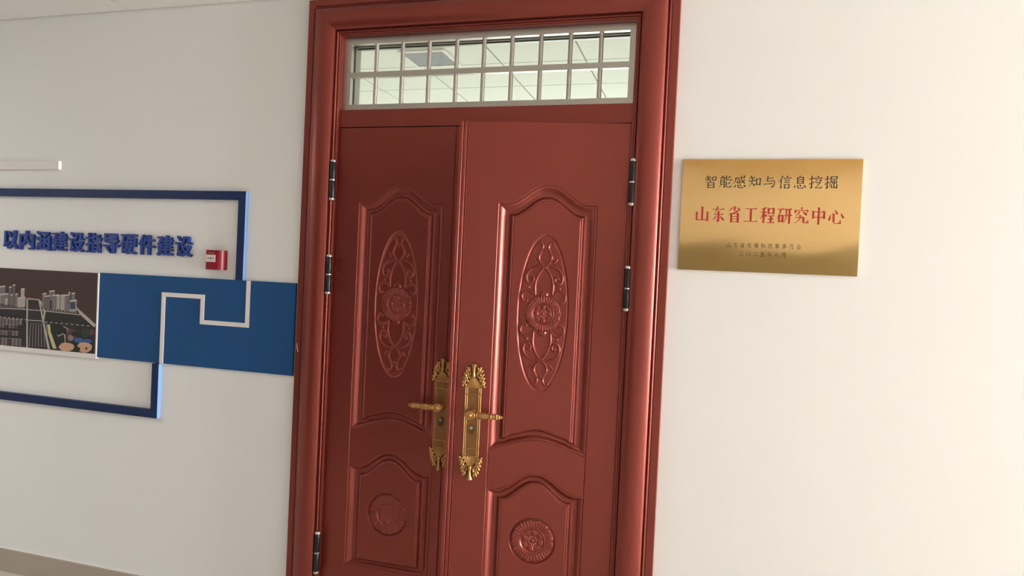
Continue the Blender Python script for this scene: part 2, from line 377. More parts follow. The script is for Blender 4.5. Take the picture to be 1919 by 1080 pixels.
def oval_mesh():
    a, b = .0995, .307
    nr, nt_ = 205, 420
    rr = np.concatenate([np.linspace(.004, .96, nr), np.linspace(.964, 1.03, 20), [1.06, 1.10]])[::-1]; th = np.linspace(0, 2*PI, nt_, endpoint=False)
    T, R = np.meshgrid(th, rr); X = R*a*np.cos(T); Z = R*b*np.sin(T)
    # distance to rim measured sideways in metres
    dr = (1-R)*np.hypot(a*np.cos(T), b*np.sin(T))*np.clip(a/np.hypot(a*np.cos(T), b*np.sin(T))*1.0, .45, 1)
    h = -.0042*smoothstep(0, .0045, dr) + .0016*smoothstep(.0055, .010, dr)
    k = .000657; u = 1.0
    curves = [[(46, 412), (33, 418), (20, 404), (17, 384), (26, 360), (37, 336), (34, 310), (18, 288), (0, 272)],
              [(0, 266), (28, 276), (62, 270), (92, 248), (107, 214), (98, 182), (76, 176), (62, 194), (68, 213), (80, 208)],
              [(0, 272), (24, 246), (43, 208), (53, 164), (50, 112)],
              [(52, 108), (76, 127), (104, 130), (126, 110), (125, 84), (110, 67), (95, 74)],
              [(54, 300), (70, 320)], [(40, 312), (50, 322)], [(0, 366), (10, 380), (20, 372)]]
    AX = np.abs(X)/k; AZ = np.abs(Z)/k
    D = np.full(X.shape, 99.0)
    for i, c in enumerate(curves):
        d = seg_dist(AX, AZ, spline(c, 5) if len(c) > 3 else c); w_ = 6.6 if i in (1, 2) else (5.2 if i in (0, 3) else 3.6)
        D = np.minimum(D, d/w_)
    d = np.hypot(AX-90, AZ-150)/7; D = np.minimum(D, d)
    orn = np.sqrt(np.clip(1-D*D, 0, 1))
    d2 = np.clip(1-np.hypot(AX/26, (AZ-112)/22), 0, 1); orn = np.maximum(orn, np.minimum(1, d2*3))
    rad = np.hypot(X, Z); Rr = .0705
    ros = rosette_h(rad, np.arctan2(Z, X), Rr)
    h = h + np.where(rad < Rr*.98, ros, .0048*orn)
    h = h + .0002
    return grid_mesh('scroll_medallion', X, -h, Z, closed_u=True)
def disc_mesh():
    R0 = .0905; rr = np.concatenate([np.linspace(.02, .93, 95), np.linspace(.937, 1.035, 22), [1.06, 1.09, 1.12]])[::-1]; th = np.linspace(0, 2*PI, 432, endpoint=False)
    T, R = np.meshgrid(th, rr); X = R*R0*np.cos(T); Z = R*R0*np.sin(T)
    dr = (1-R)*R0
    h = -.0055*smoothstep(0, .0045, dr) + .0022*smoothstep(.005, .009, dr)
    h = h + rosette_h(R*R0, T+.2, .084) + .0002
    return grid_mesh('rosette_medallion', X, -h, Z, closed_u=True)
ME_oval, ME_disc = oval_mesh(), disc_mesh()

def make_hinge(parent, x, y, z0, z1, name='hinge'):
    h = (z1-z0)/2; zc = (z0+z1)/2
    bm = bmesh.new(); r = .0125
    for s in (-1, 1):
        tube(bm, [(0, 0, s*.0022), (0, 0, s*.0045), (0, 0, s*(h-.013)), (0, 0, s*(h-.0105))], [r*.93, r, r, r*.93], 20)
    hb = obj(name, bm, M_black, parent, (x, y, zc), smooth=True, auto=40)
    for s in (-1, 1):
        bm = bmesh.new(); tube(bm, [(0, 0, s*(h-.0115)), (0, 0, s*(h-.009)), (0, 0, s*(h-.003)), (0, 0, s*h)], [r*1.02, r*1.06, r*1.0, r*.7], 20)
        obj('hinge_cap', bm, M_chrome, hb, smooth=True, auto=50)
    bm = bmesh.new(); tube(bm, [(0, 0, -.0026), (0, 0, .0026)], r*.99, 20); obj('hinge_ring', bm, M_chrome, hb, smooth=True, auto=50)
    return hb

# ---- lock plate with lever
def make_lock(parent, x, y, side):
    """side +1: lever points to +x. local origin at lever axis height"""
    g = empty('lock_set', (x, y, 1.051), parent=parent)
    zt, zb = 1.243-1.051, .791-1.051
    ztb, zbb = 1.151-1.051, .880-1.051
    W_ = .0325
    bm = boxm(-W_, W_, -.007, 0, zbb, ztb); bp = obj('lock_plate', bm, M_brassp, g, bevel=.002)
    bm = boxm(-W_+.011, W_-.011, -.0078, -.005, zbb+.034, ztb-.032); obj('plate_recess', bm, M_brassd, g)
    bm = bmesh.new()
    for s in (-1, 1):
        for xx, rr in ((W_-.0025, .0026), (W_-.0095, .0020)):
            tube(bm, [(s*xx, -.0078, zbb), (s*xx, -.0078, ztb)], rr, 8)
    obj('plate_rail', bm, M_brass, g, smooth=True, auto=60)['kind'] = 'stuff'
    for zz in (zbb+.001, zbb+.031, ztb-.029, ztb-.001):
        bm = bmesh.new(); tube(bm, [(-W_-.001, -.0085, zz), (W_+.001, -.0085, zz)], .0024, 8); obj('plate_crossbar', bm, M_brass, g, smooth=True, auto=60)
    for zz in ((ztb-.015), (zbb+.016)):
        bm = boxm(-.0125, .0125, -.0095, -.006, zz-.0095, zz+.0095); obj('plate_boss', bm, M_brassd, g, bevel=.0015)
    # carved ends
    for s, z0, z1 in ((1, ztb, zt), (-1, zbb, zb)):
        L = abs(z1-z0); bm = bmesh.new()
        P = lambda a, b, dy=0: (a, -.004-dy, z0+s*b*L)
        # backing silhouette, its dark brass painted in as shade between the lobes
        outl = [(-.033, 0), (-.043, .08), (-.046, .18), (-.040, .34), (-.036, .58), (-.029, .78), (-.018, .90), (-.009, .985), (.009, .985), (.018, .90), (.029, .78), (.036, .58), (.040, .34), (.046, .18), (.043, .08), (.033, 0)]
        pts = [(a*.93, z0+s*b*L*.98) for a, b in outl]
        extrude_poly(bm, pts, -.004, 0); obj('finial_backing', bm, M_brasso, g); bm = bmesh.new()
        # fan ribs
        for k in range(-4, 5):
            tube(bm, [P(k*.0066, .0, .0025), P(k*.0052, .20, .005), P(k*.0018, .40, .006)], [.0030, .0026, .0012], 7)
        # central vase with flared top
        tube(bm, [P(0, .36, .004), P(0, .44, .006), P(0, .50, .007), P(0, .62, .008), P(0, .74, .008), P(0, .86, .008), P(0, .95, .007), P(0, .99, .003)],
             [.002, .0085, .0070, .0055, .0060, .0085, .0125, .007], 12)
        # side leaves: chains of curled lobes
        rnd = random.Random(7)
        for q in (-1, 1):
            chain = [(.042, .06, .0045, .006), (.038, .14, .0055, .007), (.0415, .20, .0045, .006), (.034, .25, .006, .008), (.037, .36, .0045, .0085), (.029, .40, .005, .009),
                     (.033, .50, .0045, .010), (.025, .55, .0045, .0095), (.030, .66, .004, .009), (.022, .70, .0045, .010), (.025, .81, .0040, .007), (.0165, .80, .0035, .007),
                     (.026, .28, .0040, .008), (.019, .44, .0035, .009), (.014, .60, .003, .009), (.030, .10, .0035, .006)]
            for a, b, rx_, rz_ in chain:
                ang = q*s*(.25+.5*rnd.random())*(1 if rnd.random() > .3 else -1)
                ellipsoid(bm, P(q*a, b, .002+.003*rnd.random()), (rx_*1.3, .0062, rz_*1.22), Matrix.Rotation(ang, 3, 'Y'), 8, 6)
            tube(bm, [P(q*.030, .02, .004), P(q*.034, .20, .006), P(q*.030, .45, .006), P(q*.024, .68, .006), P(q*.019, .84, .004)], [.003, .0026, .0024, .002, .001], 7)
            tube(bm, [P(q*.010, .42, .004), P(q*.017, .55, .006), P(q*.013, .70, .005), P(q*.016, .80, .004)], [.002, .0024, .002, .001], 7)
        obj('carved_finial', bm, M_brass, g, smooth=True, auto=60)
    # key cylinder
    bm = bmesh.new(); pts = [(.0095*math.cos(t), -.066+ (.0085 if math.sin(t) > 0 else -.0085) + .0095*math.sin(t)) for t in np.linspace(0, 2*PI, 24, endpoint=False)]
    extrude_poly(bm, pts, -.0125, -.007); kc = obj('key_escutcheon', bm, M_brasso, g, bevel=.001)
    bm = bmesh.new(); tube(bm, [(0, -.0145, -.0575), (0, -.011, -.0575)], .0065, 18)
    c = obj('key_cylinder', bm, M_chrome, g, smooth=True, auto=50)
    obj('keyhole', boxm(-.0045, .0045, -.0152, -.0140, -.0586, -.0566), M_dark, g)
    # lever: rose, neck, grip
    bm = bmesh.new()
    def lathe(bm, prof_, axis, org, n=20):
        rings = []
        for a, r in prof_:
            ring = []
            for k in range(n):
                c_, s_ = math.cos(2*PI*k/n)*r, math.sin(2*PI*k/n)*r
                ring.append(bm.verts.new((org[0]+a, org[1]+c_, org[2]+s_) if axis == 'x' else (org[0]+c_, org[1]-a, org[2]+s_)))
            rings.append(ring)
        for A, B in zip(rings, rings[1:]):
            for k in range(n): bm.faces.new((A[k], A[(k+1) % n], B[(k+1) % n], B[k]))
        bm.faces.new(rings[0][::-1]); bm.faces.new(rings[-1])
    lathe(bm, [(.006, .015), (.012, .016), (.016, .012), (.022, .0105), (.038, .0105), (.044, .0165), (.052, .0185), (.060, .0185), (.064, .0165), (.0655, .012), (.0645, .010), (.068, .0062), (.0695, .0035), (.070, .001)], 'y', (0, 0, 0), 24)
    gp = [(.012, .006), (.016, .011), (.019, .0125), (.022, .011), (.0235, .0095), (.026, .0125), (.029, .0125), (.031, .0095), (.034, .0100), (.045, .0122), (.058, .0118), (.070, .0098), (.078, .0088), (.081, .0115), (.084, .0118), (.0865, .0095)]
    gp = [(a, r*1.14) for a, r in gp]
    if side < 0: gp = [(-a, r) for a, r in gp][::-1]
    lathe(bm, gp, 'x', (0, -.054, 0), 20)
    lv = obj('lever_handle', bm, M_brass, g, smooth=True, auto=55)
    bm = bmesh.new()
    for a, r, n_, o_ in ((.092, .0115, 8, 0), (.103, .0125, 8, .4), (.112, .0085, 6, 0)):
        for k in range(n_):
            t = 2*PI*k/n_+o_; ellipsoid(bm, (side*a, -.054+math.cos(t)*r*.62, math.sin(t)*r*.62), (.0065, .0048, .0048), None, 8, 6)
    tube(bm, [(side*.085, -.054, 0), (side*.1, -.054, 0), (side*.116, -.054, 0), (side*.124, -.054, 0), (side*.127, -.054, 0)], [.009, .0095, .006, .0068, .003], 12)
    obj('lever_finial', bm, M_brass, g, smooth=True, auto=55)
    return g

# left leaf: x from its left edge (-1.530) to its free edge (-.967); closed
LXC = -1.235
me = leaf_mesh('door_leaf_panelled', 0.0, .560, LXC+1.530, [.5265])
d1 = link('door_1', me, M_door, None, (-1.530, 0, 0)); props(d1, 'left leaf of the red double door, darker and closed', 'door', 'structure')
link('scroll_medallion', ME_oval, M_door, d1, (LXC+1.530, 0, 1.4515)); link('rosette_medallion', ME_disc, M_door, d1, (LXC+1.530, 0, .571))
make_lock(d1, -1.012+1.530, 0, -1)
for z0, z1 in ((1.873, 2.048), (1.477, 1.648), (.287, .469)): make_hinge(d1, -1.5395+1.530, -.030, z0, z1)
# right leaf: hinged at (-.300, 0), standing ajar towards the corridor
me = leaf_mesh('door_leaf_panelled_wide', -.661, -.003, -.3043, [-.6315, -.6465], raised=-.6250)
d2 = link('door_2', me, M_door, None, (-.300, 0, 0), (0, 0, .13)); props(d2, 'right leaf of the red double door, brighter and slightly ajar', 'door', 'structure')
link('scroll_medallion', ME_oval, M_door, d2, (-.3043, 0, 1.4515)); link('rosette_medallion', ME_disc, M_door, d2, (-.3043, 0, .571))
make_lock(d2, -.5605, 0, 1)
for z0, z1 in ((1.871, 2.049), (1.478, 1.650)): make_hinge(d2, .010, -.032, z0, z1)

# ================================================================== WALL DECORATION, LEFT
def rect_bars(name, pts, wd, y0, label):
    """pts: centre line polyline (x,z) with right angles; front face navy, right-facing edges paled as if lit"""
    e = empty(name, (pts[0][0], 0, pts[0][1]), label=label, cat='wall decoration')
    n = len(pts); L = []; R_ = []
    for i, (x, z) in enumerate(pts):
        a = pts[i-1] if i else None; b = pts[i+1] if i < n-1 else None
        d1_ = Vector((x-a[0], z-a[1])).normalized() if a else None; d2_ = Vector((b[0]-x, b[1]-z)).normalized() if b else None
        d1_ = d1_ or d2_; d2_ = d2_ or d1_
        nn = Vector((-d1_.y, d1_.x)) + Vector((-d2_.y, d2_.x)); nn = nn/(1+d1_.dot(d2_)) if d1_.dot(d2_) > -.9 else nn
        L.append((x+nn.x*wd/2, z+nn.y*wd/2)); R_.append((x-nn.x*wd/2, z-nn.y*wd/2))
    return e, L, R_
def bar_piece(e, name, L, R_, i, y0, y1, m_front, m_edge):
    bm = bmesh.new(); ox, oz = e.location.x, e.location.z
    pts = [L[i], L[i+1], R_[i+1], R_[i]]; extrude_poly(bm, [(x-ox, z-oz) for x, z in pts], y0, y1)
    o = obj(name, bm, m_front, e)
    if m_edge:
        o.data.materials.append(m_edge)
        for p in o.data.polygons: p.material_index = 1 if p.normal.x > .9 else 0  # side light from the right painted in as a paler blue
    return o
e, L, R_ = rect_bars('wall_ornament', [(-4.45, 1.891), (-1.990, 1.891), (-1.990, 1.517)], .038, 0, 'navy blue raised outline frame above the slogan, ending at the blue board')
for i in range(2): bar_piece(e, 'frame_bar', L, R_, i, -.020, 0, M_navy, M_navylit)
e, L, R_ = rect_bars('wall_ornament', [(-2.422, 1.112), (-2.422, .879), (-4.45, .879)], .038, 0, 'navy blue raised outline frame hanging below the photo board')
for i in range(2): bar_piece(e, 'frame_bar', L, R_, i, -.020, 0, M_navy, M_navylit)
props(obj('white_strip', boxm(-4.4, -3.040, -.016, 0, 2.005, 2.046), M_pvc, bevel=.001), 'short white raised strip above the navy outline frame', 'wall decoration')
bb = props(obj('blue_board', boxm(-2.769, -1.7065, -.012, 0, 1.115, 1.5165), M_blue, bevel=.0008), 'plain blue rectangular board beside the door casing with a white stepped line', 'wall board')
e = bb
mp_ = [(-2.396, 1.115), (-2.396, 1.433), (-2.182, 1.433), (-2.182, 1.319), (-1.944, 1.319), (-1.944, 1.5165)]
_, L, R_ = rect_bars('tmp', mp_, .0195, 0, 'x'); bpy.data.objects.remove(_)
bm = bmesh.new()
for i in range(len(mp_)-1): extrude_poly(bm, [L[i], L[i+1], R_[i+1], R_[i]], -.0155, -.0118)
obj('stepped_white_line', bm, M_pvc, bb)

# photo board with an aerial city model print
PB = props(obj('photo_board', boxm(-4.40, -2.7695, -.018, 0, 1.108, 1.5145), M_pvc, bevel=.0008), 'aerial city photo panel with white edge, left of the blue board', 'photo board')
PX, PZ0, PZ1 = -2.775, 1.130, 1.5145    # print right edge, bottom, top
PH = PZ1-PZ0
layers = {}
def quad(name_m, pts, lay):
    layers.setdefault((name_m, lay), []).append(pts)
C_ = {}
def cm(n, r, g, b):
    C_[n] = mat('print_'+n, srgb(r, g, b), .5)
for n, c in dict(sky=(66, 46, 42), haze=(92, 66, 54), ground=(40, 38, 36), road=(48, 40, 42), line=(178, 168, 160), tower=(122, 114, 112), tower2=(96, 90, 90), towerl=(168, 160, 154), roof=(196, 188, 180),
                 pink=(178, 140, 130), sand=(196, 156, 124), blue=(52, 92, 148), green=(44, 62, 44), green2=(30, 36, 28), cream=(196, 186, 140), house=(136, 124, 118), houser=(96, 60, 56), win=(60, 70, 92)).items(): cm(n, *c)
# picture coordinates: the print as seen in a 1000-unit-wide crop (x to the right edge at 1000, y from 110/165 top to ~985 bottom)
def pc(x, y):
    top = 110+55*x/1000; bot = 915+75*x/1000
    zz = PZ1 - (y-top)/(bot-top)*PH
    xx = -3.409 + (x/1000.0)*(3.409-2.775)
    # perspective along the board is mild; correct with a quadratic
    xx += .018*(x/1000.0)*(1-x/1000.0)*-1
    return xx, zz
def Q(m, lay, *pts): quad(m, [pc(*p) for p in pts], lay)
def Rr_(m, lay, x0, y0, x1, y1): Q(m, lay, (x0, y0), (x1, y0), (x1, y1), (x0, y1))
layers[('sky', 0)] = [[(-4.395, PZ0), (PX, PZ0), (PX, PZ1), (-4.395, PZ1)]]
Q('ground', 1, (-1500, 480), (480, 520), (830, 560), (990, 700), (1000, 990), (-1500, 900))
Q('road', 2, (330, 430), (445, 440), (560, 960), (350, 940))
for yy in (548, 655): Q('line', 3, (330, yy-5), (500, yy+4), (500, yy+12), (330, yy+3))
Q('line', 3, (322, 430), (336, 430), (352, 940), (336, 940)); Q('line', 3, (440, 436), (452, 436), (575, 955), (552, 955))
Q('pink', 3, (330, 425), (448, 436), (448, 450), (330, 440))
for k in range(7): Q('line', 4, (372+k*26, 680), (375+k*26, 680), (368+k*31, 930), (364+k*31, 930))
Q('line', 3, (-1500, 480), (330, 538), (330, 548), (-1500, 490)); Q('line', 3, (465, 548), (850, 588), (850, 597), (465, 558))
Q('line', 3, (800, 490), (830, 530), (1000, 690), (985, 720), (850, 590), (800, 510))
Q('line', 3, (445, 440), (470, 455), (520, 560), (505, 665), (490, 660), (500, 560))
for (x0, y0, x1, y1, c) in ((0, 285, 26, 500, 'tower'), (42, 305, 98, 400, 'tower'), (52, 385, 135, 490, 'tower'), (138, 312, 165, 500, 'tower2'), (176, 292, 202, 505, 'tower2'), (262, 330, 300, 515, 'towerl'), (100, 440, 130, 500, 'towerl'),
                          (205, 385, 232, 512, 'tower'), (232, 420, 312, 520, 'towerl'), (28, 400, 52, 495, 'towerl'), (155, 392, 180, 505, 'tower'),
                          (480, 378, 522, 530, 'tower'), (498, 402, 560, 540, 'tower2'), (545, 350, 600, 450, 'tower'), (578, 392, 640, 545, 'tower'), (660, 392, 700, 548, 'towerl'), (695, 390, 748, 555, 'tower'), (732, 365, 752, 480, 'tower2'), (762, 372, 795, 450, 'tower'),
                          (622, 395, 655, 540, 'towerl'), (748, 445, 815, 560, 'towerl'), ):
    Rr_(c, 5, x0, y0, x1, y1)
    if c != 'win': Q('roof', 6, (x0, y0), (x1-3, y0-8), (x1+4, y0+4), (x0+2, y0+12))
    if c in ('tower', 'tower2') and y1-y0 > 100:
        n = max(2, int((x1-x0)/12))
        for k in range(1, n): Rr_('house', 6, x0+k*(x1-x0)/n-1, y0+18, x0+k*(x1-x0)/n+1, y1-8)
Rr_('win', 7, 756, 462, 806, 535)
for k in range(-28, 0):      # skyline and houses that go on to the left of the picture
    x0 = k*50; hgt = 90+((k*37) % 90); Rr_(('tower', 'tower2', 'towerl')[k % 3], 5, x0, 440-hgt+40+k*1.2, x0+34, 490+k*1.2)
for k in range(17):
    Rr_('line', 7, 5+k*18, 503+k*1.2, 13+k*18, 512+k*1.2)
for k in range(11): Rr_('line', 7, 540+k*27, 540+k*2.6, 552+k*27, 550+k*2.6)
for k in range(-40, 8): Rr_('line', 7, k*44+10, 618+k*4, k*44+34, 628+k*4)
for k in range(9): Rr_('line', 7, 520+k*50, 668+k*4, 545+k*50, 676+k*4)
rn = random.Random(3)
for row, (ya, yb) in enumerate(((640, 695), (700, 735), (765, 812), (842, 915))):
    for k in range(-42, 8):
        x0 = k*36; c = rn.choice(['house', 'house', 'tower', 'houser'])
        if x0+30 > (295, 262, 256, 285)[row]: continue
        dy = k*1.4
        Rr_(c, 5, x0+4, ya+dy, x0+31, yb+dy)
        for j in range(1, 4):
            yy = ya+dy+(yb-ya)*j/4; Rr_('ground', 6, x0+6, yy-1.5, x0+29, yy+1.5)
        Rr_('line', 6, x0+4, ya+dy-2, x0+31, ya+dy+2)
Q('cream', 5, (538, 700), (568, 698), (575, 770), (640, 945), (602, 945), (552, 790))
Q('green2', 4, (570, 700), (740, 705), (740, 860), (650, 930), (610, 860), (580, 770))
Q('green', 5, (870, 740), (930, 730), (945, 790), (910, 840), (870, 800))
Q('houser', 4, (740, 720), (820, 760), (820, 840), (750, 880), (720, 820))
def blob(m, lay, cx, cy, rx_, ry_, n=14): Q(m, lay, *[(cx+rx_*math.cos(2*PI*i/n)*(1+.06*math.sin(3*i)), cy+ry_*math.sin(2*PI*i/n)*(1+.06*math.cos(2*i))) for i in range(n)])
blob('blue', 6, 850, 852, 46, 26); blob('blue', 5, 930, 860, 40, 22)
blob('sand', 7, 738, 925, 74, 46); blob('sand', 7, 905, 925, 72, 54); blob('green2', 8, 835, 945, 32, 30); blob('green', 8, 925, 935, 10, 14)
blob('houser', 5, 965, 770, 26, 36); blob('house', 5, 770, 830, 26, 30); blob('green2', 6, 800, 790, 22, 26)
Q('line', 7, (640, 790), (655, 810), (700, 785), (722, 800), (728, 880), (720, 880), (712, 805), (700, 795), (655, 822))
Q('line', 6, (700, 708), (745, 735), (745, 770), (738, 770), (736, 740), (700, 718))
gi = 0
for (mn, lay), polys in sorted(layers.items(), key=lambda kv: kv[0][1]):
    bm = bmesh.new()
    for pts in polys:
        gi += 1; yy = -.0181-2.5e-6*gi
        q = [(min(x, PX), max(min(z, PZ1), PZ0)) for x, z in pts]
        vs = [bm.verts.new((max(x, -4.395), yy, z)) for x, z in q]
        try: bm.faces.new(vs)
        except ValueError: pass
    for f in bm.faces:
        f.normal_update()
        if f.normal.y > 0: f.normal_flip()
    me = bpy.data.meshes.new('printed_picture'); bm.to_mesh(me); bm.free()
    o = link('printed_picture', me, C_[mn], PB); o['kind'] = 'stuff'

# ------------------------------------------------------------------ lettering
def text_mesh(name, txt, size, extrude=0, offset=0, shear=0, res=4):
    cu = bpy.data.curves.new(name, 'FONT'); cu.body = txt; cu.size = size; cu.extrude = extrude; cu.offset = offset; cu.shear = shear
    cu.resolution_u = res; cu.align_x = 'LEFT'; cu.align_y = 'BOTTOM_BASELINE'
    o = bpy.data.objects.new(name, cu); COL.objects.link(o)
    dg = bpy.context.evaluated_depsgraph_get(); dg.update()
    me = bpy.data.meshes.new_from_object(o.evaluated_get(dg)); bpy.data.objects.remove(o); bpy.data.curves.remove(cu)
    return me
def fit_mesh(me, x0, x1, z0, z1, y_front=None, depth=None):
    """fit text mesh (drawn in XY) into the X-Z rectangle, front towards -Y"""
    n = len(me.vertices); co = np.empty(n*3, np.float32); me.vertices.foreach_get('co', co); co = co.reshape(-1, 3)
    mn, mx = co.min(0), co.max(0); sx = (x1-x0)/(mx[0]-mn[0]); sz = (z1-z0)/(mx[1]-mn[1])
    X = x0+(co[:, 0]-mn[0])*sx; Z = z0+(co[:, 1]-mn[1])*sz
    Y = -co[:, 2]
    if depth: Y = np.where(co[:, 2] > 0, y_front, y_front+depth)
    else: Y = np.full(n, y_front if y_front is not None else 0)
    me.vertices.foreach_set('co', np.stack([X, Y, Z], -1).astype(np.float32).ravel()); me.update()
    return me
SL = '以内涵建设指导硬件建设'
sl = empty('wall_slogan', (-3.378, 0, 1.611), label='blue raised slogan lettering between the navy frame and the photo board', cat='lettering')
pitch = (3.378-2.344)/10
wds = [.092, .088, .097, .096, .098, .098, .102, .102, .104, .104, .104]
for i, ch in enumerate(SL):
    x0 = pitch*i; w_ = .0905; bmc = bmesh.new()
    for q, (ax_, az_) in enumerate(((0, 0), (.0026, 0), (-.0026, 0), (0, .0016), (0, -.0016), (.0019, .0013), (-.0019, -.0013), (.0019, -.0013), (-.0019, .0013))):
        me = text_mesh('character', ch, .1, .006, 0)
        fit_mesh(me, x0+ax_+.003, x0+w_+ax_-.003, az_+.001, .093+az_-.001, -.015+q*4e-5, .0148-q*4e-5); bmc.from_mesh(me); bpy.data.meshes.remove(me)
    me = bpy.data.meshes.new('character'); bmc.to_mesh(me); bmc.free()
    link('character', me, M_letter, sl)

# ------------------------------------------------------------------ fire call point
cp = empty('fire_call_point', (-2.112, 0, 1.558), label='small red manual fire alarm call point under the navy frame corner', cat='fire alarm')
bm = bmesh.new(); pts = []
outl = [(-.041, 0), (-.041, -.037), (-.038, -.041), (.020, -.041), (.030, -.037), (.038, -.028), (.042, -.016), (.042, 0)]
a = [bm.verts.new((x, y, 0)) for x, y in outl]; b = [bm.verts.new((x, y, .087)) for x, y in outl]
bm.faces.new(a); bm.faces.new(b[::-1])
for i in range(8): bm.faces.new((a[i], a[(i+1) % 8], b[(i+1) % 8], b[i]))
obj('alarm_housing', bm, M_red, cp, bevel=.0015, smooth=True, auto=50)
lp = obj('press_plate', boxm(-.036, .011, -.0425, -.040, .034, .066), mat('press_plate_white', srgb(222, 208, 202), .5), cp, bevel=.0006)
bm = bmesh.new()
for s in (-1, 1):
    cx = -.0125+s*.0125; z = .0505
    extrude_poly(bm, [(cx-s*-.005, z-.0015), (cx-s*-.005, z+.0015), (cx-s*.001, z+.0015), (cx-s*.001, z+.0034), (cx-s*.0055, z), (cx-s*.001, z-.0034), (cx-s*.001, z-.0015)], -.0428, -.0424)
extrude_poly(bm, [(-.0125+.0034*math.cos(t), .0505+.0045*math.sin(t)) for t in np.linspace(0, 2*PI, 12, endpoint=False)], -.0428, -.0424)
obj('press_symbol', bm, M_dark, cp)
me = fit_mesh(text_mesh('alarm_text', '消防手动报警按钮', .01), -.024, .004, .0715, .0765, -.0412); link('alarm_text', me, mat('alarm_text_white', srgb(205, 160, 160), .5), cp)
me = fit_mesh(text_mesh('plate_text', '按下此处报警', .01), -.028, .003, .0365, .0395, -.0427); link('plate_text', me, M_dark, cp)

# ------------------------------------------------------------------ brass plaque
PLX, PLZ = -.106, 1.644
pl = props(obj('brass_plaque', boxm(0, .601, -.012, 0, 0, .404), M_plaque, None, (PLX, 0, PLZ), bevel=.0012), 'engraved brass nameplate with dark and red characters, right of the door', 'plaque')
